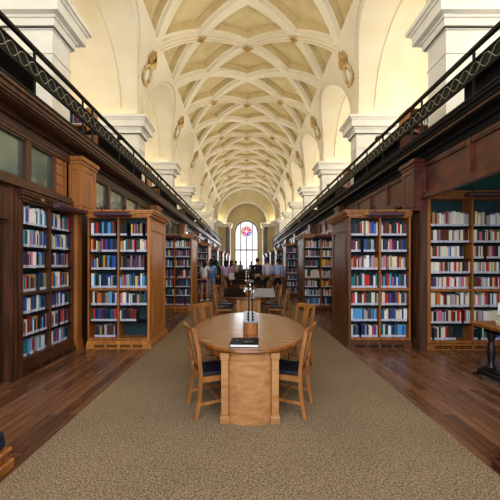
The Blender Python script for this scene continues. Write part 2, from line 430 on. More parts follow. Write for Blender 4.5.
arch_wall('wall_back', WY, WY+.35, 1.47, 5.55, 6.6, 11.2, stone_ochre, 'ochre end wall round the stained glass window')
def arch_band(name, y, r0, r1, zs, th, m_, label):
    m = MB(); K = 32
    for i in range(K):
        t0, t1 = PI*i/K, PI*(i+1)/K
        P = lambda r, t, yy: (A-r*math.cos(t), yy, zs+r*math.sin(t))
        m.hexa([P(r0,t0,y-th),P(r0,t1,y-th),P(r0,t1,y),P(r0,t0,y),P(r1,t0,y-th),P(r1,t1,y-th),P(r1,t1,y),P(r1,t0,y)])
    return struct(m.build(name, m_), label)
arch_band('trim_9', YEND, 3.35, 3.6, 7.1, .08, stone, 'moulded band round the end arch')
arch_band('trim_10', YEND+1.5, 2.4, 2.62, 6.6, .08, stone_white, 'moulded band round the inner arch')
arch_band('trim_11', WY, 1.47, 1.62, 5.55, .06, stone, 'moulded band round the far window')
m = MB()
for s in (-1, 1):
    for yy, x0, x1 in ((YEND+.0, 3.0, 3.6), (YEND+1.5, 1.75, 3.3)):
        m.box(A+s*x0, A+s*x1, yy-.25, yy+.4, 6.0, 6.35); m.box(A+s*(x0-.08), A+s*(x1+.05), yy-.35, yy+.4, 6.35, 6.6)
struct(m.build('trim_12', stone_white), 'entablature blocks beside the end window')
for s in (-1, 1):
    e = MB(); e.lathe([(.42,0),(.42,.15),(.34,.25),(.31,.4),(.29,5.2),(.27,5.5),(.36,5.6),(.36,5.68)], (A+s*2.2, YEND+.95, .3), 18)
    o = e.build('marble_column', col_grey); tag(o, 'grey marble column on the %s of the far stained glass window' % SIDE[s], 'column')
    b = MB(); b.box(A+s*2.2-.45, A+s*2.2+.45, YEND+.5, YEND+1.4, 0, .3); b.build('column_base', stone_white, o)
    b = MB(); b.box(A+s*2.2-.42, A+s*2.2+.42, YEND+.53, YEND+1.37, 5.98, 6.2); b.build('capital', stone_white, o)
# stained glass
def stained():
    m = bpy.data.materials.new('stained glass'); m.use_nodes = True; nt = m.node_tree; N = nt.nodes; Lk = nt.links
    b = N['Principled BSDF']; b.inputs['Roughness'].default_value = .2
    tc = N.new('ShaderNodeTexCoord'); v = N.new('ShaderNodeTexVoronoi'); v.inputs['Scale'].default_value = 3.4; Lk.new(tc.outputs['Object'], v.inputs['Vector'])
    h = N.new('ShaderNodeHueSaturation'); h.inputs['Saturation'].default_value = .8; h.inputs['Value'].default_value = 1.6; Lk.new(v.outputs['Color'], h.inputs['Color'])
    n = N.new('ShaderNodeTexNoise'); n.inputs['Scale'].default_value = 2.2; Lk.new(tc.outputs['Object'], n.inputs['Vector'])
    cr = N.new('ShaderNodeValToRGB'); cr.color_ramp.elements[0].position = .5; cr.color_ramp.elements[0].color = (.12,)*3+(1,); cr.color_ramp.elements[1].position = .6; cr.color_ramp.elements[1].color = (.6,)*3+(1,)
    Lk.new(n.outputs['Fac'], cr.inputs[0])
    mx = N.new('ShaderNodeMix'); mx.data_type = 'RGBA'; mx.inputs['A'].default_value = (.92, .93, 1, 1); Lk.new(cr.outputs[0], mx.inputs['Factor']); Lk.new(h.outputs[0], mx.inputs['B'])
    Lk.new(mx.outputs['Result'], b.inputs['Emission Color']); b.inputs['Emission Strength'].default_value = .62; b.inputs['Base Color'].default_value = (.5,.5,.5,1)
    return m
e = empty('window_20', (A, WY+.15, .9)); struct(e, 'tall arched stained glass window at the far end')
H = 5.55-.9; hw = 1.47
MB().prismP([(-hw,0),(hw,0),(hw,2.45),(-hw,2.45)], lambda a,b:(a,0,b), lambda a,b:(a,.02,b)).build('pane', mat('clear lit glass', '#FFFFFF', .2, emit='#F6F4FF', es=.62), e)
MB().prismP([(-hw,2.45),(hw,2.45)]+[(hw*math.cos(PI*i/24), H+hw*math.sin(PI*i/24)) for i in range(25)], lambda a,b:(a,0,b), lambda a,b:(a,.02,b)).build('stained_pane', stained(), e)
cols = ['#F02040', '#FF5A2A', '#E8306A', '#FF7A20', '#D82050', '#F0504A', '#2A3CE0', '#B03AD0']
m = MB()
for i in range(8):
    t0 = 2*PI*i/8+.05; t1 = 2*PI*(i+1)/8-.05; seg = [t0+(t1-t0)*j/4 for j in range(5)]
    poly = [(.16*math.cos(t), H+.12+.16*math.sin(t)) for t in seg]+[(.54*math.cos(t), H+.12+.54*math.sin(t)) for t in reversed(seg)]
    m.prismP(poly, lambda a,b:(a,-.03,b), lambda a,b:(a,-.01,b), i)
m.build('roundel', [mat('roundel glass %d' % i, c, .2, emit=c, es=.5) for i, c in enumerate(cols)], e)
f = MB()
for q in (-.72, 0, .72): f.box(q-.05, q+.05, -.08, .0, 0, H+(.05 if q == 0 else 1.25) - (.6 if q == 0 else 0))
f.box(-hw, hw, -.08, 0, 2.38, 2.52); f.box(-hw, hw, -.08, 0, 0, .08)
for rr, w2, zc_, full in ((.6, .07, H+.12, 1), (1.41, .13, H, 0)):
    K = 32
    for i in range(K):
        t0, t1 = (2 if full else 1)*PI*i/K, (2 if full else 1)*PI*(i+1)/K
        P = lambda r, t, yy: (r*math.cos(t), yy, zc_+r*math.sin(t))
        f.hexa([P(rr-w2/2,t0,-.08),P(rr-w2/2,t1,-.08),P(rr-w2/2,t1,0),P(rr-w2/2,t0,0),P(rr+w2/2,t0,-.08),P(rr+w2/2,t1,-.08),P(rr+w2/2,t1,0),P(rr+w2/2,t0,0)])
for q in (-1, 1): f.box(q*1.42-.05, q*1.42+.05, -.08, 0, 0, H)
f.build('window_frame', mat('purple brown frame', '#5A4048', .5), e)
# a row of timber cases and a door screen under the window
m = MB(); m.box(A-3.1, A+3.1, WY-.12, WY, 0, .9)
struct(m.build('baseboard_back', walnut_z), 'brown panelling below the far window')

# ------------------------------------------------------------------ gallery, panelled walls
XW = 3.25   # lower wall plane
XGS = {-1: 2.90, 1: 3.0}   # gallery edge
for s in (-1, 1):
    wd = walnut if s < 0 else mahog; XG = XGS[s]
    m = MB(); m.box(A+s*XG, A+s*XOUT, YSTART, YEND, 3.66, 3.8)
    o = m.build('gallery_floor_' + SIDE[s], walnut); struct(o, '%s gallery floor' % SIDE[s])
    m = MB(); m.box(A+s*(XG-.05), A+s*(XG+.1), YSTART, YEND, 3.76, 3.80); m.box(A+s*(XG-.02), A+s*(XG+.1), YSTART, YEND, 3.70, 3.76)
    m.box(A+s*(XG+.03), A+s*(XG+.15), YSTART, YEND, 3.64, 3.70)
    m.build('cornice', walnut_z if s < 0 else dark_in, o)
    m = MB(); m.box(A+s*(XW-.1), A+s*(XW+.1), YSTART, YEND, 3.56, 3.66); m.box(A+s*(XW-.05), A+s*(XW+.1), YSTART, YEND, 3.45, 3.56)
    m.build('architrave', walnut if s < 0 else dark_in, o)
    # wall below and above
    m = MB()
    zf = 2.75 if s < 0 else 2.88
    if s < 0:
        m.box(A-XW-.35, A-XW-.27, 4.62, 6.1, 0, 3.5)                   # back of the niche of the wall case
        m.box(A-XW-.27, A-XW, 6.1, YEND, 0, zf); m.box(A-XW-.27, A-XW, 4.45, 4.64, 0, zf); m.box(A-XW-.27, A-XW, YSTART, 3.35, 0, zf)
        m.box(A-XW-.27, A-XW, 3.35, 4.45, 2.2, zf); m.box(A-XW-.27, A-XW, 4.64, 6.1, 2.64, zf)
        m.box(A-XW-.27, A-XW, YSTART, YEND, 3.42, 3.5)
        for q in (4.47, 4.54, 4.61): m.box(A-XW, A-XW+.03, q-.02, q+.02, 0, zf)
    else:
        m.box(A+XW, A+XW+.05, YP-.25, YEND, 0, zf); m.box(A+XW, A+XW+.15, YSTART, 1.6, 0, zf)
        m.box(A+XW, A+XW+.15, YSTART, YEND, zf, 3.5)
    struct(m.build('wall_' + SIDE[s], walnut_z if s < 0 else mahog), 'timber panelled wall under the %s gallery' % SIDE[s])
    # frieze mouldings
    m = MB(); m.box(A+s*(XW-.06), A+s*XW, YSTART, YEND, zf-.02, zf+.03); m.box(A+s*(XW-.1), A+s*XW, YSTART, YEND, zf-.09, zf-.02)
    m.box(A+s*(XW-.04), A+s*XW, YSTART, YEND, 3.40, 3.45)
    struct(m.build('trim_%d' % (20+s), walnut_z if s < 0 else mahog), 'moulded rail along the %s frieze' % SIDE[s])
    nwin = 40 if s < 0 else 60
    for k in range(-1, 7):
        ya = 5.87 + k*L
        # projecting frieze pilaster above each stack
        e = empty('frieze_pilaster', (A+s*XW, ya+.35, 2.58)); struct(e, 'boxed timber pilaster in the %s frieze' % SIDE[s])
        dp, hl = (.23, .29) if s < 0 else (.2, .25)
        if s > 0: e.location.y = ya+.45
        b = MB(); b.box(0, -s*dp, -hl, hl, 0, .88)
        for z0, z1, ov in ((.0,.05,.02),(.82,.88,.02),(.88,.95,.05)): b.box(0, -s*(dp+ov), -hl-ov, hl+ov, z0, z1)
        b.build('box', oak if s < 0 else mahog, e)
        b = MB(); g = hl-.02; h_ = hl-.1
        for y0, y1, z0, z1 in ((-g,-h_,.07,.8),(h_,g,.07,.8),(-h_,h_,.07,.15),(-h_,h_,.72,.8)): b.box(-s*dp, -s*(dp+.015), y0, y1, z0, z1)
        for x0, x1, z0, z1 in ((.02,.06,.07,.8),(dp-.06,dp-.01,.07,.8),(.06,dp-.06,.07,.15),(.06,dp-.06,.72,.8)): b.box(-s*x0, -s*x1, -hl-.015, -hl, z0, z1)
        b.build('raised_frame', oak if s < 0 else mahog, e)
        b = MB()
        if s < 0: b.box(0, .07, -.11, .05, -2.58, 0); b.box(0, .1, -.12, .05, -2.58, -2.4)
        else: b.box(0, -.1, -.25, .05, -2.58, 0); b.box(0, -.13, -.28, .05, -2.58, -2.4)
        b.build('shaft', oak if s < 0 else oak_brown, e)
        # frieze panes / panels between this pilaster and the next
        ys, ye = ya+.72, ya+L-.02
        if k == 6: ye = YEND-.1
        npan = 4
        for j in range(npan):
            p0 = ys+(ye-ys)*j/npan; p1 = ys+(ye-ys)*(j+1)/npan
            if s < 0:
                if k == -1 and j == 3:
                    p1 = 5.5
                nwin += 1
                fz = empty('window_%d' % nwin, (A-XW, (p0+p1)/2, 2.78)); struct(fz, 'internal window pane in the left frieze'); h = (p1-p0)/2
                MB().box(-.06, -.03, -h+.04, h-.04, .03, .6).build('pane', glass_frieze, fz)
                g = MB(); g.box(-.12, .03, -h, -h+.06, 0, .63); g.box(-.12, .03, h-.06, h, 0, .63); g.box(-.12, .02, -h+.06, h-.06, 0, .04); g.box(-.12, .02, -h+.06, h-.06, .59, .63)
                g.build('window_frame', walnut_z, fz)
            else:
                g = MB(); g.box(A+XW-.05, A+XW, p0, p0+.07, zf, 3.45)
                g.box(A+XW-.03, A+XW, p0+.07, p1, zf, zf+.07); g.box(A+XW-.03, A+XW, p0+.07, p1, 3.37, 3.45)
                struct(g.build('trim_%d' % (100+k*4+j), mahog), 'raised frame of a mahogany frieze panel')
        if s < 0 and k == -1:
            g = MB(); g.box(A-XW-.1, A-XW+.0, 5.5, 5.87, 2.78, 3.42)
            for z in (2.95, 3.12, 3.3): g.box(A-XW, A-XW+.015, 5.54, 5.84, z, z+.02)
            struct(g.build('trim_30', oak), 'small grooved oak panel beside the frieze window')
# left door at the near edge of view
e = empty('door_1', (A-XW-.12, 3.9, 0)); struct(e, 'dark door with a glazed upper panel')
MB().box(-.03, .03, -.52, .52, 0, 2.18).build('door_leaf', walnut, e)
MB().box(.03, .04, -.38, .38, 1.0, 2.0).build('door_glass', glass_frieze, e)
MB().tube([(.03,-.42,1.0),(.08,-.42,1.0),(.08,-.42,1.12)], .012).build('door_handle', brass, e)
# right recess beyond the opening
m = MB(); m.box(A+XW+.15, A+XOUT, 6.62, 6.72, 0, 3.66)
struct(m.build('wall_recess', green_wall), 'green wall behind the tall right bookcase')

# ------------------------------------------------------------------ iron railings
def railing(s):
    XG = XGS[s]
    e = empty('iron_railing', (A+s*(XG+.02), 0, 3.8), 0, 'black iron railing with a lattice band along the %s gallery' % SIDE[s], 'railing')
    y0, y1 = YSTART+.1, YEND-.05
    MB().box(-.03, .03, y0, y1, .68, .725).build('top_rail', iron, e)
    MB().box(-.015, .015, y0, y1, .06, .09).build('lower_rail', iron, e)
    m = MB(); m.box(-.02, .02, y0, y1, .30, .325); m.box(-.02, .02, y0, y1, .525, .55); m.box(-s*.0, s*.012, y0, y1, .325, .525); m.build('lattice_board', iron, e)
    m = MB()
    for ph in (0, PI):
        pts = []; n_ = int((min(y1, 26)-y0)/.06)
        for i in range(n_):
            yy = y0+i*.06; pts.append((-s*(.012+.006*(1 if math.cos(i*.5+ph) > 0 else 0)), yy, .425+.085*math.sin(i*.06*2*PI/.42+ph)))
        m.tube(pts, .0065, 4, cap=False)
    m.build('lattice_wire', wire, e)
    pr = MB(); pr.box(-.014, .014, -.014, .014, 0, .70); pr.lathe([(.02,.0),(.03,.02),(.02,.05)], n=8)
    first = pr.build('post', iron, e); used = False
    for k in range(-1, 7):
        for q in (4.46, 5.78, 6.14, 7.42, 8.4):
            yy = q+k*L
            if yy < y0 or yy > y1: continue
            if not used: first.location = (0, yy, 0); used = True
            else:
                c = first.copy(); C.objects.link(c); c.location = (0, yy, 0)
railing(-1); railing(1)

# ------------------------------------------------------------------ books
PAL = {
 'dark red': '#7A1418', 'bright red': '#C8202A', 'navy blue': '#14224E', 'royal blue': '#1F4FA8', 'sky blue': '#4FA3D8', 'dark green': '#14452F',
 'teal': '#127078', 'brown leather': '#5A2F1A', 'tan': '#B08A58', 'cream': '#E6DCC0', 'white': '#EDEDEA', 'black': '#131315', 'dark grey': '#3C3C42',
 'yellow': '#E0BC2C', 'orange': '#D06A22', 'pink': '#D56A86', 'pale grey': '#A9ABB2', 'purple': '#4A2A66'}
BM = {k: mat('book cover ' + k, v, .5) for k, v in PAL.items()}
label_m = mat('book shelfmark label', '#C9CADB', .6); page_m = mat('book pages', '#E0D6BC', .8)
PALN = list(PAL)
WEIGHTS = {
 'mixed': [8,5,10,7,5,5,4,6,4,6,8,12,8,3,3,2,6,3],
 'blue':  [3,2,14,14,14,4,8,3,2,6,16,8,5,3,1,2,8,3],
 'cream': [9,5,2,2,1,3,1,8,12,26,22,4,3,2,3,5,12,1],
 'dark':  [6,3,10,5,2,6,4,9,3,3,6,24,12,2,2,1,5,4]}
BOOKS = []   # (world matrix, w, depth, h, colour, lean, label words, ident)
def fill(root_m, x0, x1, z, hmax, pal, where, ident, rr, full=.97, hbase=.245, depth=.17, y=.035):
    """books standing on a shelf; local front is -y"""
    x = x0+.004; end = x1-.004; i = 0; row = []
    stop = x0+(x1-x0)*full
    while x < stop:
        w_ = rr.uniform(.014, .032) if rr.random() < .85 else rr.uniform(.032, .05)
        if x+w_ > end: break
        if rr.random() < .02: x += rr.uniform(.03, .09); continue
        h = min(hmax-.02, hbase+rr.uniform(-.045, .04))
        c = rr.choices(PALN, WEIGHTS[pal])[0]
        if i and rr.random() < .2: c = row[-1][4]; h = row[-1][3]; w_ = min(row[-1][1], end-x)
        dd = depth+rr.uniform(-.02, .0)
        row.append([root_m @ Matrix.Translation((x, y+rr.uniform(0,.012), z)), w_*.96, dd, h, c, where, ident, len(row)])
        x += w_; i += 1
    for r in row: r.append(len(row))
    BOOKS.extend(row)
LEV7 = [.2, .505, .81, 1.14, 1.49, 1.83, 2.14]
def bookcase(name, loc, rz, s, W, D, levels, mid, top, ncol, wood, end_wood, label, group, pals, where, ident, double=True, hb=.245, lamp=(.3, .95), seed=1, ov=.06, full=None, fillb=True):
    """local x runs from the nave end (0) to W*s, front faces -y"""
    e = empty(name, loc, rz, label, 'bookcase', group)
    X = lambda a, b: (min(s*a, s*b), max(s*a, s*b))
    def B(mb, a, b, y0, y1, z0, z1): x0, x1 = X(a, b); mb.box(x0, x1, y0, y1, z0, z1); return mb
    base = levels[0]-.03; st = .03 if double else .05
    # end panel with raised frame facing the nave
    m = MB(); B(m, 0, st, 0, D, base-.05, top); B(m, -.015, .0, 0, .1, base-.04, top); B(m, -.015, 0, D-.1, D, base-.04, top)
    B(m, -.015, 0, .1, D-.1, base-.04, base+.1); B(m, -.015, 0, .1, D-.1, top-.22, top-.04); B(m, -.008, 0, .1, D-.1, 1.1, 1.14) if False else None
    if D > .6: B(m, -.01, 0, .22, D-.22, base+.2, top-.34)
    m.build('end_panel', end_wood, e)
    m = MB(); B(m, W-st, W, 0, D, base-.05, top); m.build('side_panel', wood, e)
    d0 = .30 if double else D-.04
    m = MB(); B(m, st, W-st, d0-.02, (D-.3) if double else D, base, top); m.build('back_panel', teal, e)
    cw = (W-2*st)/ncol
    for c in range(1, ncol):
        m = MB(); B(m, st+c*cw-.016, st+c*cw+.016, -.005, D if double else d0, base, top); m.build('divider', wood, e)
    # shelves
    for i, z in enumerate(levels):
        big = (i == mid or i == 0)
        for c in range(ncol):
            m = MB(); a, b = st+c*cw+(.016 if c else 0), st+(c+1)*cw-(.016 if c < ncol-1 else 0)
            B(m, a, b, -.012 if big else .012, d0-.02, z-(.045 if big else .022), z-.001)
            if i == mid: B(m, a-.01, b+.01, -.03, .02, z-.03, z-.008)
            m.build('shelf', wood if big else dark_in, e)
    if double:
        m = MB(); B(m, st, W-st, D-.3, D-.02, base, base+.03)
        for z in levels[1:]: B(m, st, W-st, D-.3, D-.02, z-.024, z-.002)
        m.build('rear_shelving', walnut, e)
    # cornice
    m = MB(); B(m, -.02, W+.0, -.02, D+.02, top, top+.03); B(m, -.06, W+.0, -.05, D+.05, top+.03, top+.075)
    B(m, -.1, W+.0, -.085, D+.085, top+.075, top+.11); B(m, -.12, W, -.105, D+.105, top+.11, top+.135)
    m.build('cornice', end_wood if s < 0 else wood, e)
    # plinth with vent slots
    m = MB(); B(m, -ov, W, -ov, D+ov, 0, .09); B(m, -ov+.02, W, -ov+.02, D+ov-.02, .09, .12); B(m, -ov+.035, W, -ov+.035, D+ov-.035, .12, base-.02)
    m.build('plinth', end_wood, e)
    m = MB()
    for k in range(4): a = .1+k*(W-.2)/4; B(m, a, a+(W-.2)/4-.05, -ov-.002, -ov+.01, .03, .05); B(m, a, a+(W-.2)/4-.05, -ov-.002, -ov+.01, .062, .08)
    m.build('vent_slot', dark_in, e)
    # number plate and picture light
    m = MB(); B(m, W*.2, W*.2+.09, -.115, -.105, top+.045, top+.085); m.build('number_plate', brass, e)
    if lamp:
        a, b = lamp; l = MB(); x0, x1 = X(a, b); l.prismP([(-.0,.0),(-.13,.02),(-.14,.06),(-.1,.085),(0,.06)], lambda p, q: (x0, p-.1, top+.0+q), lambda p, q: (x1, p-.1, top+.0+q))
        lo = l.build('picture_light', lamp_metal, e)
        g = MB()
        for xx in (x0+.12, x1-.12): g.tube([(xx,-.02,top+.12),(xx,-.06,top+.2),(xx,-.14,top+.19),(xx,-.17,top+.08)], .008, 6)
        g.build('arm', iron, lo)
    # books
    if fillb:
        M = Matrix.Translation(Vector(loc)) @ Matrix.Rotation(rz, 4, 'Z'); rr = random.Random(seed)
        for i, z in enumerate(levels):
            hm = (levels[i+1]-.045 if i+1 < len(levels) else top)-z
            for c in range(ncol):
                a, b = st+c*cw+.016, st+(c+1)*cw-.016; x0, x1 = X(a, b)
                fl = .97 if rr.random() < .75 else rr.uniform(.8, .95)
                if full and (i, c) in full: fl = full[(i, c)]
                colname = ('left' if (c == 0) == (s > 0) else 'right') if ncol == 2 else 'only'
                fill(M, x0, x1, z, hm, pals[i] if isinstance(pals, list) else pals, (where, i, len(levels), colname), ident, rr, fl, hb)
    return e
SY = [6.27+L*k for k in range(7)]
WH = {-1: ['left free-standing case with the orange-brown end panel nearest the camera', 'second free-standing case down the left side'],
      1: ['right free-standing case nearest the camera', 'second free-standing case down the right side']}
for s in (-1, 1):
    for k, y in enumerate(SY):
        nm = ['nearest', 'second', 'third', 'fourth', 'fifth', 'sixth', 'seventh'][k]
        pals = {(-1,0): ['dark','dark','blue','blue','dark','mixed','mixed'], (1,0): ['blue','blue','mixed','mixed','cream','mixed','mixed'], (1,1): ['blue','blue','cream','cream','mixed','mixed','cream'],
                (-1,1): ['dark','dark','mixed','mixed','mixed','mixed','cream']}.get((s,k), 'mixed')
        fullm = {(-1,0): {(1,0): .55, (0,0): .0, (0,1): .9}, (1,1): {(0,1): .5}}.get((s,k))
        if s < 0: endw, wood_ = honey_oak, walnut_z if k > 9 else oak
        else: endw, wood_ = (mat('reddish oak', '#6E4224', .4, noise=('#4C2A14', (14,14,1.2), 6)), oak)
        bookcase('bookcase', (A+s*1.905, y, 0), 0, s, 1.165, 1.23, LEV7, 3, 2.48, 2, wood_, endw,
                 'double sided oak bookcase standing out into the hall, %s down the %s side' % (nm, SIDE[s]), 'bookcases standing out from both walls',
                 pals, '%s %s bookcase' % (nm, SIDE[s]), ('stack', s, k), seed=10+k*3+s, full=fullm)
# wall case on the left, recessed between door and first bookcase
bookcase('wall_bookcase', (A-XW+.01, 4.66, 0), PI/2, 1, 1.42, .26, [.25,.545,.87,1.19,1.54,1.85,2.18], 3, 2.5, 2, walnut_z, walnut_z,
         'oak bookcase set flat against the left wall, full of blue and mixed books', None, ['blue','mixed','blue','mixed','mixed','blue','blue'],
         'left wall bookcase', ('wall', -1), double=False, lamp=(.6, 1.42), seed=5, ov=.05)
# tall case in the recess at the right edge
bookcase('tall_bookcase', (A+3.345, 6.17, 0), 0, 1, 1.66, .32, [.17,.48,.79,1.13,1.42,1.7,2.0,2.31], 3, 2.82, 2, oak, oak,
         'taller oak bookcase with eight shelves of pale and red books in the right recess', None, ['dark','cream','cream','cream','cream','cream','cream','cream'],
         'right recess bookcase', ('tall', 1), double=False, lamp=(.62, 1.5), seed=21, ov=.05, full={(0,0): .62})

def book_mesh(mb, M, w_, d, h, mi, lm, pm, low=False):
    """spine on -y, shelfmark label near the foot, pages recessed at the head"""
    lh = min(.045, h*.24); P = lambda x, y, z: M @ Vector((x, y, z))
    r = .004
    if low:
        v = [P(0,0,lh),P(w_,0,lh),P(w_,0,h),P(0,0,h),P(0,0,.004),P(w_,0,.004),P(0,d,0),P(w_,d,0),P(0,d,h),P(w_,d,h)]
        o = len(mb.v); mb.v += [tuple(p) for p in v]
        for f, q in (((0,1,2,3),mi),((4,5,1,0),lm),((3,2,9,8),pm),((0,3,8,6),mi),((4,0,6),mi),((1,7,9,2),mi),((5,7,1),mi)):
            mb.f.append(tuple(i+o for i in f)); mb.m.append(q); mb.sm.append(False)
        return
    prof = [(0,.006),(r,0),(w_-r,0),(w_,.006)]      # rounded spine
    vs = []
    for z in (0, .006, lh, h): vs += [P(x, y, z) for x, y in prof] + [P(w_, d, z), P(0, d, z)]
    o = len(mb.v); mb.v += [tuple(p) for p in vs]
    for l in range(3):
        for i in range(6):
            j = (i+1) % 6; q = lm if (l == 1 and i in (0,1,2)) else mi
            mb.f.append((o+l*6+i, o+l*6+j, o+(l+1)*6+j, o+(l+1)*6+i)); mb.m.append(q); mb.sm.append(False)
    mb.f.append(tuple(o+i for i in range(5, -1, -1))); mb.m.append(mi); mb.sm.append(False)
    t = .0025; k = len(mb.v)      # head: cover rim, page block a little lower
    top = [P(x, y, h) for x, y in prof] + [P(w_, d, h), P(0, d, h)]
    inner = [P(t,.01,h),P(w_-t,.01,h),P(w_-t,d,h),P(t,d,h),P(t,.01,h-.004),P(w_-t,.01,h-.004),P(w_-t,d,h-.004),P(t,d,h-.004)]
    mb.v += [tuple(p) for p in inner]; a = o+18
    for f, q in (((a,a+1,k),mi),((a+1,a+2,k+1,k),mi),((a+2,a+3,k+1),mi),((a+3,a+4,k+2,k+1),mi),((a,k,k+3,a+5),mi),((k,k+1,k+5,k+4),mi),((k+4,k+5,k+6,k+7),pm)):
        mb.f.append(f); mb.m.append(q); mb.sm.append(False)
def proj(p):
    if p.y < .3: return None
    return 246+330*p.x/p.y, 264-330*(p.z-1.6)/p.y
def score(b):
    M, w_, d, h = b[0], b[1], b[2], b[3]
    q = [proj(M @ Vector(c)) for c in ((0,0,0),(w_,0,0),(w_,0,h),(0,0,h))]
    if None in q: return 0
    if max(p[0] for p in q) > 499 or min(p[0] for p in q) < 1: return 0
    if b[6] == ('tall', 1) and q[0][1] > 318 and q[0][0] > 468: return 0
    ar = 0
    for i in range(4): x0, y0 = q[i]; x1, y1 = q[(i+1) % 4]; ar += x0*y1-x1*y0
    return abs(ar)/2
BOOKS.sort(key=score, reverse=True)
slots = PALN; allm = [BM[c] for c in slots]+[label_m, page_m]
seen = set()
SHN = lambda i, n_: ('bottom shelf' if i == 0 else 'top shelf' if i == n_-1 else ORD[i]+' shelf up')
NTH = lambda i: ORD[i] if i < 12 else ['thirteenth','fourteenth','fifteenth','sixteenth','seventeenth','eighteenth','nineteenth','twentieth','twenty-first','twenty-second','twenty-third','twenty-fourth','twenty-fifth','twenty-sixth','twenty-seventh','twenty-eighth','twenty-ninth','thirtieth'][min(i-12, 17)]
for b in BOOKS[:300]:
    M, w_, d, h, c, wh, ident, idx, cnt = b
    m = MB(); book_mesh(m, Matrix.Identity(4), w_, d, h, 0, 1, 2)
    o = m.build('book', [BM[c], label_m, page_m], recalc=False); o.matrix_world = M
    place, i, n_, coln = wh
    # world-left to world-right order in the photo; on the left stacks x runs towards the nave already
    tag(o, '%s book, %s from left, %s, %s column, %s' % (c, NTH(idx), SHN(i, n_), coln, place), 'book', 'books on the library shelves')
rest = MB()
for b in BOOKS[300:]: book_mesh(rest, b[0], b[1], b[2], b[3], slots.index(b[4]), len(slots), len(slots)+1, True)
tag(rest.build('shelved_books', allm, recalc=False), 'rows of many coloured books filling the remaining shelves down the hall', 'books', kind='stuff')

# ------------------------------------------------------------------ gallery furniture
def gallery_desk(s, y0, nm):
    e = empty('gallery_desk', (A+s*3.12, y0, 3.8), 0, 'long dark wooden desk behind the %s gallery railing, %s from the front' % (SIDE[s], nm), 'desk', 'desks on the galleries')
    X = lambda a: s*a
    m = MB(); m.hexa([(X(0),0,.62),(X(.42),0,.5),(X(.42),3.0,.5),(X(0),3.0,.62),(X(0),0,.65),(X(.42),0,.53),(X(.42),3.0,.53),(X(0),3.0,.65)]); m.build('desk_top', walnut, e)
    for yy in (.05, 1.5, 2.9):
        MB().box(X(.04), X(.4), yy, yy+.05, 0, .5).build('side_panel', oak if s < 0 else mahog, e)
    MB().box(X(.02), X(.05), .1, 2.9, .2, .6).build('modesty_panel', dark_in, e)
    # curved reading lamp on the desk
    l = empty('desk_lamp', (A+s*3.2, y0+1.2, 4.42), 0, 'small black curved reading lamp on the %s gallery desk, %s from the front' % (SIDE[s], nm), 'lamp', 'desk lamps on the galleries')
    MB().lathe([(.05,0),(.05,.015),(.02,.03)], n=10).build('lamp_base', iron, l)
    MB().tube([(0,0,.02),(0,0,.25),(0,.05,.33),(0,.14,.34)], .009, 6).build('lamp_arm', iron, l)
    MB().lathe([(.02,.04),(.05,.0),(.06,-.03),(.055,-.03)], (0,.15,.31), 10).build('lamp_shade', iron, l)
for s in (-1, 1):
    for k in range(-1, 6): gallery_desk(s, 6.85+L*k, ORD[k+1])
def gallery_case(s, y, nm):
    e = empty('gallery_bookcase', (A+s*3.9, y, 3.8), 0, 'low bookcase standing on the %s gallery floor, %s from the front' % (SIDE[s], nm), 'bookcase', 'bookcases on the galleries')
    X = lambda a: s*a
    MB().box(X(0), X(.05), 0, .5, 0, 1.62).build('end_panel', oak, e); MB().box(X(1.35), X(1.4), 0, .5, 0, 1.62).build('side_panel', oak, e)
    MB().box(X(.05), X(1.35), .28, .32, 0, 1.62).build('back_panel', teal, e)
    for z in (.05, .42, .8, 1.18, 1.57): MB().box(X(.05), X(1.35), 0, .28, z, z+.03).build('shelf', oak, e)
    return e
gb = MB(); GB0 = len(BOOKS)
tmp = []
for s in (-1, 1):
    for k in range(-1, 6):
        y = 8.05+L*k; gallery_case(s, y, ORD[k+1])
        n0 = len(BOOKS); rr = random.Random(80+k)
        for z in (.08, .45, .83, 1.21): x0, x1 = sorted((s*.06, s*1.34)); fill(Matrix.Translation((A+s*3.9, y, 3.8)), x0, x1, z, .33, 'mixed', ('', 0, 1, ''), None, rr, .95)
for b in BOOKS[GB0:]: book_mesh(gb, b[0], b[1], b[2], b[3], slots.index(b[4]), len(slots), len(slots)+1, True)
tag(gb.build('gallery_books', allm, recalc=False), 'rows of books on the low bookcases up on both galleries', 'books', kind='stuff')

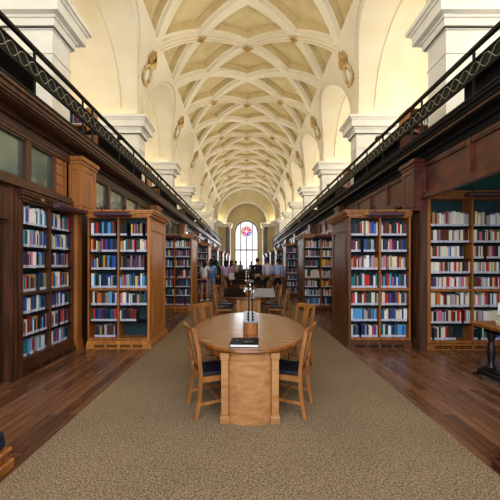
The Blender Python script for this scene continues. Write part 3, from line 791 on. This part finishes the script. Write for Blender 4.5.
# ------------------------------------------------------------------ reading tables
def ell(a, b, n=64, off=0): return [((a+off)*math.cos(2*PI*i/n), (b+off)*math.sin(2*PI*i/n)) for i in range(n)]
TA, TBB = .73, 1.25
def make_table(loc, label):
    e = empty('reading_table', loc, 0, label, 'table', 'oval reading tables down the centre')
    m = MB(); n_ = 64
    rings = [(-.03,.70),(0,.712),(.006,.725),(0,.742),(-.012,.75),(-.08,.7505)]
    vs = [p+(z,) for off, z in rings for p in ell(TA, TBB, n_, off)]
    m.add(vs, [(i*n_+k, i*n_+(k+1)%n_, (i+1)*n_+(k+1)%n_, (i+1)*n_+k) for i in range(len(rings)-1) for k in range(n_)]+[tuple(range(n_))[::-1], tuple((len(rings)-1)*n_+k for k in range(n_))])
    m.build('tabletop', oak_top, e)
    m = MB(); o_ = ell(TA, TBB, n_, -.1); i_ = ell(TA, TBB, n_, -.13)
    vs = [p+(z,) for p_, z in ((o_,.62),(o_,.70),(i_,.70),(i_,.62)) for p in p_]
    m.add(vs, [(r*n_+k, r*n_+(k+1)%n_, ((r+1)%4)*n_+(k+1)%n_, ((r+1)%4)*n_+k) for r in range(4) for k in range(n_)]); m.build('apron', oak, e)
    for q in (-1, 1):
        p = empty('pedestal', (0, q*1.15, 0)); p.parent = e
        # bowed panel: outer face curves out
        N_ = 12; bow = [(-.215+.43*i/N_, -q*.02+q*.075*(1-((i-N_/2)/(N_/2))**2)) for i in range(N_+1)]
        poly = bow+[(.215,-q*.42),(-.215,-q*.42)]
        if q > 0: poly = poly[::-1]
        MB().prism(poly, .0, .70).build('bowed_panel', oak_pale, p)
        b2 = [(x, y+q*.022) for x, y in bow]; pb = b2+[(.225,-q*.42),(-.225,-q*.42)]
        m = MB(); m.prism(pb, 0, .06); m.prism([(x, y-q*.01) for x, y in pb], .06, .075); m.build('base_moulding', oak_pale, p)
        MB().prism([(x, y-q*.008) for x, y in pb], .635, .66).build('top_moulding', oak_pale, p)
        for sx in (-1, 1):
            for yy in (-q*.01, -q*.38):
                m = MB(); x0 = sx*.252
                m.bbox(x0-.036, x0+.036, yy-.04, yy+.04, .075, .70, .004); m.bbox(x0-.048, x0+.048, yy-.052, yy+.052, 0, .075, .006)
                m.bbox(x0-.046, x0+.046, yy-.05, yy+.05, .655, .70, .005); m.bbox(x0-.041, x0+.041, yy-.045, yy+.045, .63, .655, .004)
                m.build('pilaster', oak_pale, p)
    MB().bbox(-.05, .05, -.75, .75, .12, .22, .008).build('stretcher', oak, e)
    return e
def make_outlet(loc, label):
    e = empty('lamp_block', loc, 0, label, 'table lamp', 'table lamps with power blocks')
    st = [(.09*math.cos(t), -.42+.09*math.sin(t)) for t in [PI+PI*i/12 for i in range(13)]]+[(.09*math.cos(t), .42+.09*math.sin(t)) for t in [PI*i/12 for i in range(13)]]
    MB().prism(st, 0, .132).build('wooden_block', oak_chair, e)
    MB().prism([(x*.93, y*.985) for x, y in st], .132, .137).build('block_top', block_top, e)
    for sx in (-.021, .021):
        m = MB(); m.tube([(sx,-.42,.137),(sx,-.42,.62)], .0075, 8)
        for z in (.165, .2, .235): m.tube([(sx-.022*(1 if sx < 0 else -1),-.42,z),(sx,-.42,z)], .011, 6)
        m.build('rod', iron, e)
    m = MB(); m.bbox(-.04, .04, -.62, -.22, .61, .63, .006); m.build('lamp_head', iron, e)
    return e
TY = [4.46 + 4.85*k for k in range(7)]
T0 = None
for k, y in enumerate(TY):
    lb = 'oval oak reading table on bowed pedestals, %s in the row down the carpet' % ['nearest','second','third','fourth','fifth','sixth','farthest'][k]
    if k == 0:
        T0 = make_table((A-.02, y, .012), lb); B0 = make_outlet((A-.005, 4.42, .7635), 'oak block with blue grey top and two black rods on the nearest table')
    else:
        dup(T0, (A, y, .012), 0, lb); dup(B0, (A, y, .7635), 0, 'oak power block with two black rods on the %s table' % ['','second','third','fourth','fifth','sixth','farthest'][k])
        for q in (-1, 1):
            b = empty('reading_board', (A+(-.36 if q < 0 else .40), y-.86, .763), q*-.1, '%s sloping reading board on the %s half of the %s table' % ('dark' if q < 0 or k > 1 else 'sheen-grey', SIDE[q], ['','second','third','fourth','fifth','sixth','farthest'][k]), 'reading board', 'sloping reading boards')
            m = MB(); m.hexa([(-.29,-.26,.02),(.29,-.26,.02),(.24,.24,.18),(-.24,.24,.18),(-.29,-.26,.035),(.29,-.26,.035),(.24,.24,.195),(-.24,.24,.195)]); m.build('board', leather_top if q < 0 or k > 1 else sheen_board, b)
            MB().box(-.2, .2, .18, .2, 0, .16).build('prop', walnut, b); MB().box(-.25, .25, -.25, -.23, 0, .02).build('foot_strip', walnut, b)

# black book on the nearest table
e = empty('picture_book', (-.012, 3.46, .7635), -.04, 'closed black glossy book with white page edges at the front of the nearest table', 'book')
MB().bbox(-.14, .14, -.15, .15, .003, .027, .002).build('page_block', white_paper, e)
m = MB(); m.box(-.145, .145, -.155, .155, 0, .003); m.box(-.145, .145, -.155, .155, .027, .03); m.box(-.147, -.143, -.155, .155, 0, .03); m.build('cover', mat('black book cover', '#060607', .6, 0, .15), e)
cm = mat('cover photograph', '#0A0A0C', .6, 0, .15, noise=('#9AA0AC', (9, 14, 3), 3)); cm.node_tree.nodes['Color Ramp'].color_ramp.elements[0].position = .55; cm.node_tree.nodes['Color Ramp'].color_ramp.elements[1].position = .7
MB().box(-.09, .09, -.06, .12, .030, .0305).build('cover_picture', cm, e)

# ------------------------------------------------------------------ chairs
def make_chair(loc, rz, label):
    """faces +y; back at -y; origin at floor centre of the seat"""
    e = empty('oak_chair', loc, rz, label, 'chair', 'oak reading chairs')
    hwid = .205
    for sx in (-1, 1):
        m = MB(); m.bar((sx*hwid,.19,0), (sx*hwid,.19,.43), (.028,.038)); m.build('leg', oak_chair, e)
        m = MB(); pts = [(-.255,0),(-.215,.25),(-.205,.44),(-.225,.68),(-.275,.92)]
        for (y0,z0),(y1,z1) in zip(pts, pts[1:]): m.bar((sx*hwid,y0,z0), (sx*hwid,y1,z1), .03, .038)
        m.build('leg', oak_chair, e)
        MB().bar((sx*hwid,.185,.17), (sx*hwid,-.22,.15), .018, .028).build('side_stretcher', oak_chair, e)
        MB().bar((sx*hwid,.19,.40), (sx*hwid,-.21,.40), .022, .055).build('seat_rail', oak_chair, e)
    MB().bar((-hwid,-.01,.16), (hwid,-.01,.16), .018, .024).build('cross_stretcher', oak_chair, e)
    for yy in (.19, -.208): MB().bar((-hwid,yy,.40), (hwid,yy,.40), .022, .055).build('seat_rail', oak_chair, e)
    m = MB(); m.bbox(-.20, .20, -.19, .215, .43, .465, .012); m.build('seat', leather, e)
    # curved crest rail
    m = MB(); n_ = 8
    for i in range(n_):
        a0, a1 = -hwid+2*hwid*i/n_-(.015 if i == 0 else 0), -hwid+2*hwid*(i+1)/n_+(.015 if i == n_-1 else 0)
        c0, c1 = [-.035*(1-(t/hwid)**2) for t in (max(-hwid, min(hwid, a0)), max(-hwid, min(hwid, a1)))]
        m.hexa([(a0,-.286+c0,.885),(a1,-.286+c1,.885),(a1,-.262+c1,.88),(a0,-.262+c0,.88),(a0,-.298+c0,.94),(a1,-.298+c1,.94),(a1,-.272+c1,.935),(a0,-.272+c0,.935)])
    m.build('crest_rail', oak_chair, e)
    MB().bar((-hwid,-.214,.54), (hwid,-.214,.54), .018, .03).build('lower_back_rail', oak_chair, e)
    m = MB(); m.hexa([(-.055,-.222,.54),(.055,-.222,.54),(.055,-.21,.54),(-.055,-.21,.54),(-.065,-.312,.89),(.065,-.312,.89),(.065,-.298,.89),(-.065,-.298,.89)]); m.build('splat', oak_chair, e)
    return e
CH = []
# back line mid point (bx,by) and facing angle phi (0 = +x); rz turns +y onto the facing direction
def chair_at(bx, by, phi, label):
    rz = phi-PI/2; cx, cy = bx+.235*math.cos(phi), by+.235*math.sin(phi)
    if not CH: CH.append(make_chair((cx, cy, .012), rz, label)); return CH[0]
    return dup(CH[0], (cx, cy, .012), rz, label)
chair_at(-.565, 3.56, math.radians(21), 'oak chair with navy seat tucked in at the near left of the nearest table')
chair_at(.66, 3.58, math.radians(180-21), 'oak chair with navy seat at the near right of the nearest table')
chair_at(-.68, 5.38, math.radians(-33), 'oak chair seen over the far left edge of the nearest table')
chair_at(.93, 5.32, math.radians(180+28), 'oak chair pulled out at the far right of the nearest table')
rr = random.Random(4)
for k in range(1, 7):
    nm = ['','second','third','fourth','fifth','sixth','farthest'][k]
    for s in (-1, 1):
        for q, (dy, ang, pos) in enumerate(((-.62, 14, 'near'), (.15, 0, 'middle'), (.85, -18, 'far'))):
            if k > 3 and q == 1: continue
            a = math.radians(ang+rr.uniform(-8, 8)); px = .86+rr.uniform(0, .22)
            chair_at(A+s*px, TY[k]+dy, a if s < 0 else PI-a, 'oak chair on the %s side of the %s table, %s place' % (SIDE[s], nm, pos))

# ------------------------------------------------------------------ dark table at the right edge
e = empty('trestle_table', (A+3.72, 4.3, 0), 0, 'dark carved trestle table with claw feet at the right edge', 'table')
m = MB(); m.bbox(-.62, .9, -.36, .36, .765, .80, .008); m.bbox(-.6, .88, -.34, .34, .74, .765, .006); m.build('tabletop', oak, e)
MB().box(-.5, .8, -.26, .26, .67, .74).build('apron', dark_in, e)
for x0 in (-.46, .72):
    f = MB(); f.bbox(x0-.07, x0+.07, -.34, .34, .07, .15, .02); f.bbox(x0-.05, x0+.05, -.3, .3, .15, .19, .02)
    for sy in (-1, 1):
        f.tube([(x0,sy*.28,.12),(x0,sy*.36,.10),(x0,sy*.41,.045)], [.05,.045,.03], 8)
        for d in (-.035, 0, .035): f.tube([(x0+d,sy*.38,.05),(x0+d*1.3,sy*.43,.04),(x0+d*1.4,sy*.45,.012)], [.02,.018,.01], 6)
    f.build('foot', black_wood, e)
    for sy in (-1, 1):
        MB().lathe([(.05,.18),(.06,.21),(.035,.25),(.045,.34),(.055,.42),(.04,.52),(.03,.56),(.05,.6),(.055,.67)], (x0, sy*.17, 0), 14).build('turned_post', black_wood, e)
MB().bbox(-.45, .7, -.03, .03, .24, .3, .01).build('stretcher', walnut, e)
# things on it
tops = [('dark grey', .0, .03), ('white', .032, .028), ('tan', .062, .022), ('pale grey', .086, .03), ('sky blue', .118, .016)]
for i, (c, z, t) in enumerate(tops):
    M0 = Matrix.Translation((3.42+i*.006, 4.22, .8005+z)) @ Matrix.Rotation(-.1+i*.05, 4, 'Z')
    e2 = empty('book', M0.to_translation(), -.1+i*.05, '%s book lying in the stack on the dark table, %s from the table top' % (c, ORD[i]), 'book', 'books stacked on the dark table')
    MB().box(-.146, .146, -.105, .1, .003, t-.003).build('page_block', page_m, e2)
    m = MB(); m.box(-.15, .15, -.11, .11, 0, .003); m.box(-.15, .15, -.11, .11, t-.003, t); m.box(-.15, .15, .105, .11, .003, t-.003); m.build('cover', BM[c], e2)
e = empty('framed_notice', (3.56, 4.5, .80), .15, 'white framed notice standing behind the books on the dark table', 'notice')
MB().box(-.13, .13, 0, .012, 0, .27).build('frame', white_paper, e); MB().box(-.1, .1, -.003, 0, .035, .235).build('dark_sheet', mat('notice sheet', '#2A2D38', .4), e)
MB().bar((0,.012,.2), (0,.1,.0), .03, .01).build('prop', white_paper, e)

# ------------------------------------------------------------------ low plinths at the frame's bottom corners
for s, wd in ((-1, oak), (1, mahog)):
    e = empty('low_stand', (A+s*(2.26 if s < 0 else 2.25), 2.32, 0), 0, 'low moulded %s stand at the bottom %s corner' % ('oak' if s < 0 else 'red brown', SIDE[s]), 'stand')
    m = MB(); m.bbox(-.38, .38, -.4, .28, 0, .08, .01); m.bbox(-.35, .35, -.37, .25, .08, .14, .008); m.build('base', wd, e)
    m = MB(); m.bbox(-.37, .37, -.39, .27, .14, .17, .008); m.build('top_board', wd, e)
bag = empty('navy_bag', (A-2.24, 2.4, .17), 0, 'dark navy bag lying on the low oak stand at the left edge', 'bag')
m = MB()
for i in range(7): pass
m.add([((.33-.02*(z > .1))*(1 if c[0] > 0 else -1)*f, c[1]*.16*f, z) for z, f in ((0,.9),(.03,1),(.12,1),(.18,.86),(.2,.6)) for c in ((-1,-1),(1,-1),(1,1),(-1,1))],
      [(r*4+k, r*4+(k+1)%4, (r+1)*4+(k+1)%4, (r+1)*4+k) for r in range(4) for k in range(4)]+[(3,2,1,0),(16,17,18,19)])
bo = m.build('bag_body', mat('navy cloth', '#0B1430', .8), bag); bv = bo.modifiers.new('b', 'BEVEL'); bv.width = .03; bv.segments = 3
MB().tube([(-.12,0,.19),(-.1,0,.26),(.1,0,.26),(.12,0,.19)], .012, 6).build('handle', mat('navy cloth', '#0B1430'), bag)

# ------------------------------------------------------------------ people
def skin_mesh(verts, edges, radii, root=0, sub=1, mats=None, name='body'):
    me = bpy.data.meshes.new(name); me.from_pydata([tuple(v) for v in verts], edges, []); o = bpy.data.objects.new(name, me); C.objects.link(o)
    sk = o.modifiers.new('s', 'SKIN'); sk.use_smooth_shade = True; sk.branch_smoothing = .3
    for i, d in enumerate(me.skin_vertices[0].data):
        r = radii[i]; d.radius = r if isinstance(r, tuple) else (r, r); d.use_root = (i == root)
    ss = o.modifiers.new('u', 'SUBSURF'); ss.levels = sub; ss.render_levels = sub
    dg = bpy.context.evaluated_depsgraph_get(); dg.update(); m2 = bpy.data.meshes.new_from_object(o.evaluated_get(dg)); bpy.data.objects.remove(o)
    m2.polygons.foreach_set('use_smooth', [True]*len(m2.polygons)); return m2
def person(x, y, rz, h, label, top, bottom, hair, skinm, legs='trousers', longhair=True, lean=0, stride=.12, arm=(.2, .5), scarf=None, sit=False, tag_bag=None):
    """faces +y locally"""
    S = h/1.72; e = empty('person', (x, y, .012), rz, label, 'person')
    V = {}; cl = math.cos(lean); sl = math.sin(lean)
    def up(px, py, pz, piv=.95):  # lean the trunk about the hips
        dz = pz-piv; return Vector((px, py+dz*sl, piv+dz*cl))
    hip = .95; zo = 0
    if sit: hip = .52
    def U(px, py, pz): return up(px, py, pz-.95+hip, hip)
    P = []; E = []; RR = []
    def vtx(p, r, par=None):
        P.append(Vector(p)*S); RR.append((r[0]*S, r[1]*S) if isinstance(r, tuple) else r*S); i = len(P)-1
        if par is not None: E.append((par, i))
        return i
    pel = vtx(U(0,0,.95), (.135,.10)); wst = vtx(U(0,.005,1.08), (.115,.085), pel); che = vtx(U(0,.0,1.27), (.145,.10), wst); nkb = vtx(U(0,-.01,1.42), (.08,.065), che)
    nck = vtx(U(0,.005,1.49), .047, nkb); hd1 = vtx(U(0,.02,1.555), (.065,.07), nck); hd2 = vtx(U(0,.02,1.63), (.075,.092), hd1); hd3 = vtx(U(0,.01,1.69), (.055,.07), hd2)
    nose = vtx(U(0,.115,1.60), .012, hd2)
    for sx in (-1, 1): vtx(U(sx*.085,.015,1.60), .016, hd2)
    chains = {}
    for sx in (-1, 1):
        sh = vtx(U(sx*.165,-.01,1.39), .052, nkb)
        f = arm[0] if sx > 0 else arm[1]
        el = U(sx*.205, .02+f*.22, 1.39-.27*math.cos(f*.8)); eli = vtx(el, .036, sh)
        g = min(2.2, f*2.0); wr = el+Vector((-sx*.03, .24*math.sin(g), -.24*math.cos(g))); wri = vtx(wr, .024, eli)
        d = (wr-el).normalized(); side = Vector((sx*.9, .2, 0)).cross(d).normalized() if False else Vector((0,1,0))
        side = (side-d*side.dot(d)).normalized() if abs(side.dot(d)) < .9 else Vector((0,0,1))
        pm_ = vtx(wr+d*.06, (.022,.035), wri)
        for q, ln in ((-1.5,.062),(-.5,.075),(.5,.08),(1.5,.07)):
            b_ = vtx(wr+d*.095+side*q*.019, .0095, pm_); c_ = vtx(wr+d*(.095+ln*.55)+side*q*.02+Vector((-sx*.008,0,0)), .009, b_); vtx(wr+d*(.09+ln*.95)+side*q*.02+Vector((-sx*.028,0,0)), .008, c_)
        t_ = vtx(wr+d*.045+side*.045, .011, pm_); vtx(wr+d*.085+side*.062, .009, t_)
        chains[sx] = (P[sh], P[eli], P[wri])
        hp = vtx(U(sx*.085,0,.9) if not sit else (sx*.09,0,.5), .088, pel)
        fy = sx*stride
        if sit: kn = (sx*.12,.40,.50); an = (sx*.12,.42,.09)
        else: kn = (sx*.095,fy*.5+.02,.49); an = (sx*.095,fy,.09)
        ki = vtx(kn, .058, hp); ca = vtx(Vector(kn)*.35+Vector(an)*.65+Vector((0,-.015,.12)) if not sit else Vector(kn)*.6+Vector(an)*.4, .05, ki)
        ai = vtx(an, .035, ca); to = vtx((an[0], an[1]+.1, .035), (.04,.028), ai); vtx((an[0], an[1]+.17, .028), (.035,.02), to)
        chains[('l', sx)] = (P[hp], P[ki], P[ca], P[ai])
    me = skin_mesh(P, E, RR, 0, 1); me.materials.append(skinm); body = bpy.data.objects.new('body', me); C.objects.link(body); body.parent = e
    # top
    q = .017*S; TP = [P[pel]+Vector((0,0,-.02*S)), P[wst], P[che], P[nkb]]; TR = [(.15*S,.118*S),(.132*S,.102*S),(.162*S,.118*S),(.1*S,.082*S)]; TE = [(0,1),(1,2),(2,3)]
    for sx in (-1, 1):
        a, b, c = chains[sx]; i = len(TP); TP += [a, b]; TR += [.066*S, .052*S]; TE += [(3,i),(i,i+1)]
        if top[1] == 'long': TP.append(b+(c-b)*.9); TR.append(.036*S); TE.append((i+1,i+2))
        elif top[1] == 'short': TP[-1] = a+(b-a)*.62
    me = skin_mesh(TP, TE, TR, 0, 1, name='top'); me.materials.append(top[0]); o = bpy.data.objects.new('shirt', me); C.objects.link(o); o.parent = e
    # bottoms
    BP = [P[pel]+Vector((0,0,.02*S)), P[pel]+Vector((0,0,-.03*S))]; BR = [(.146*S,.112*S),(.148*S,.115*S)]; BE = [(0,1)]
    for sx in (-1, 1):
        a, b, c, d = chains[('l', sx)]; i = len(BP); BP.append(a+Vector((0,0,-.02*S))); BR.append(.1*S); BE.append((1,i))
        if legs == 'shorts': BP.append(a+(b-a)*.45); BR.append(.095*S); BE.append((i,i+1))
        else:
            BP += [b, c, d+Vector((0,0,.0))]; BR += [.074*S, .066*S, .055*S]; BE += [(i,i+1),(i+1,i+2),(i+2,i+3)]
    me = skin_mesh(BP, BE, BR, 0, 1, name='bottom'); me.materials.append(bottom); o = bpy.data.objects.new('shorts' if legs == 'shorts' else 'trousers', me); C.objects.link(o); o.parent = e
    # shoes
    for sx in (-1, 1):
        a = chains[('l', sx)][3]; m = MB(); m.bbox(a.x-.045*S, a.x+.045*S, a.y-.07*S, a.y+.19*S, -.0, .03, .008); m.bbox(a.x-.042*S, a.x+.042*S, a.y-.06*S, a.y+.16*S, .03, .075*S, .015); m.build('shoe', white_paper if legs == 'shorts' else black_gl, e)
    # hair or scarf
    hc = (P[hd2]+P[hd3])/2+Vector((0,-.022*S,.008*S)); bm = bmesh.new(); bmesh.ops.create_uvsphere(bm, u_segments=16, v_segments=10, radius=1)
    for v in bm.verts:
        c = v.co.copy(); fr = c.y > .35 and c.z < .35
        v.co = hc+Vector((c.x*.094*S, c.y*(.085 if fr else .118)*S, c.z*.105*S))
        if c.y > .2 and c.z < .25: v.co.y = hc.y+.045*S
        if (longhair or scarf) and c.z < -.1 and c.y < .3:
            t = (-c.z-.1)/.9; v.co.z -= t*(.24 if longhair else .12)*S; v.co.y -= .015*S*t; v.co.x *= (1+.25*t) if True else 1
    m = MB(); m.frombm(bm, 0, True); bm.free(); m.build('headscarf' if scarf else 'hair', scarf or hair, e)
    # eyes and mouth
    m = MB()
    for sx in (-1, 1): p = P[hd2]+Vector((sx*.03,.088,.005))*S; m.lathe([(.001,-.006),(.008,0),(.001,.006)], tuple(p), 6)
    m.build('eyes', black_gl, e)
    if tag_bag:
        bx, by, bz, bmtl, bl = tag_bag
        g = empty('shoulder_bag', (x+bx*math.cos(rz)-by*math.sin(rz), y+bx*math.sin(rz)+by*math.cos(rz), bz), rz, bl, 'bag')
        mm = MB(); mm.bbox(-.13, .13, -.05, .05, -.2, .15, .03); mm.build('bag_body', bmtl, g)
        MB().tube([(-.1,0,.13),(-.06,0,.42),(.06,0,.42),(.1,0,.13)], .011, 6).build('strap', bmtl, g)
    return e
cw_ = lambda n_, c: mat('cloth '+n_, c, .85)
def at(px, Y): return (px-246)*Y/330
PEOPLE = [
 # px, Y, rz, h, label, (top mat, sleeve), bottom, hair, skin, kwargs
 (204.5, 14.3, -.15, 1.75, 'person with long dark hair in white T-shirt and navy shorts by the left shelves', (cw_('white tee','#F0F0F8'),'short'), cw_('navy shorts','#17244F'), hair_d, skin1, dict(legs='shorts', arm=(.9,.3))),
 (211.5, 15.4, .1, 1.80, 'person with black hair in a pale blue top with a blue bag behind', (cw_('pale blue top','#8FBCF0'),'long'), cw_('light trousers','#8E97A6'), hair_d, skin1, dict(arm=(.5,.9), tag_bag=(.0,-.2,1.15,cw_('bright blue bag','#4E86D0'),'blue bag on the back of a person in the left aisle'))),
 (216, 16.8, .2, 1.78, 'person in a dark jacket with long dark hair in the left aisle', (cw_('dark jacket','#12141C'),'long'), cw_('grey trousers','#3A3A44'), hair_d, skin1, dict()),
 (218.5, 18.5, .3, 1.74, 'person in a pale green headscarf in the left aisle', (cw_('pale pink top','#C9A9B4'),'long'), cw_('black trousers','#101014'), hair_d, skin1, dict(longhair=False, scarf=cw_('pale green scarf','#7FC0A8'))),
 (226, 16.5, .1, 1.76, 'person in a loose lilac blouse with dark hair left of the tables', (cw_('lilac blouse','#C4ACD8'),'long'), cw_('black skirt trousers','#141418'), hair_d, skin2, dict(tag_bag=(.28,.05,1.0,cw_('white tote','#D8D8E2'),'white tote bag beside the person in the lilac blouse'))),
 (231, 21.2, .2, 1.78, 'person in a dusty pink top with brown hair in the left aisle', (cw_('dusty pink','#D0A0B4'),'long'), cw_('dark jeans','#1C2338'), hair_b, skin1, dict()),
 (236, 26.0, .1, 1.8, 'person in a white shirt far down the left side', (cw_('white shirt','#D0D0DA'),'long'), cw_('dark jeans','#1C2338'), hair_d, skin1, dict(longhair=False)),
 (232.2, 27.4, .1, 1.85, 'person in a navy top standing far down the left side', (cw_('navy top','#202A50'),'long'), cw_('dark jeans','#1C2338'), hair_d, skin1, dict(longhair=False)),
 (240.5, 31.3, .1, 1.8, 'person in a grey blue top near the far window', (cw_('grey blue top','#6E7FA8'),'long'), cw_('dark jeans','#1C2338'), hair_d, skin2, dict(longhair=False)),
 (251.5, 31.3, .0, 1.8, 'person in a dark grey top near the right of the far window', (cw_('dark grey top','#3A3F55'),'long'), cw_('black trousers','#101014'), hair_d, skin1, dict(longhair=False)),
 (257.8, 16.5, .1, 1.86, 'person in a dark navy jumper leaning over the right side of the tables', (cw_('dark navy jumper','#10162E'),'long'), cw_('black trousers','#101014'), hair_d, skin1, dict(longhair=False, lean=.2)),
 (267.3, 15.9, -.1, 1.88, 'person in a pale lilac shirt and black trousers seen from behind', (cw_('pale lilac shirt','#DAD4EE'),'long'), cw_('black trousers','#101014'), hair_d, skin2, dict(longhair=False, arm=(.3,.3), stride=.05)),
 (277.5, 15.4, -.2, 1.86, 'person in a light blue shirt and black trousers bending forward', (cw_('light blue shirt','#A4BCF0'),'long'), cw_('black trousers','#101014'), hair_b, skin2, dict(longhair=False, lean=.3, stride=.05)),
]
for px, Y, rz, h, lb, top, bot, hr, sk, kw in PEOPLE:
    person(at(px, Y), Y, rz, h, lb, top, bot, hr, sk, **kw)
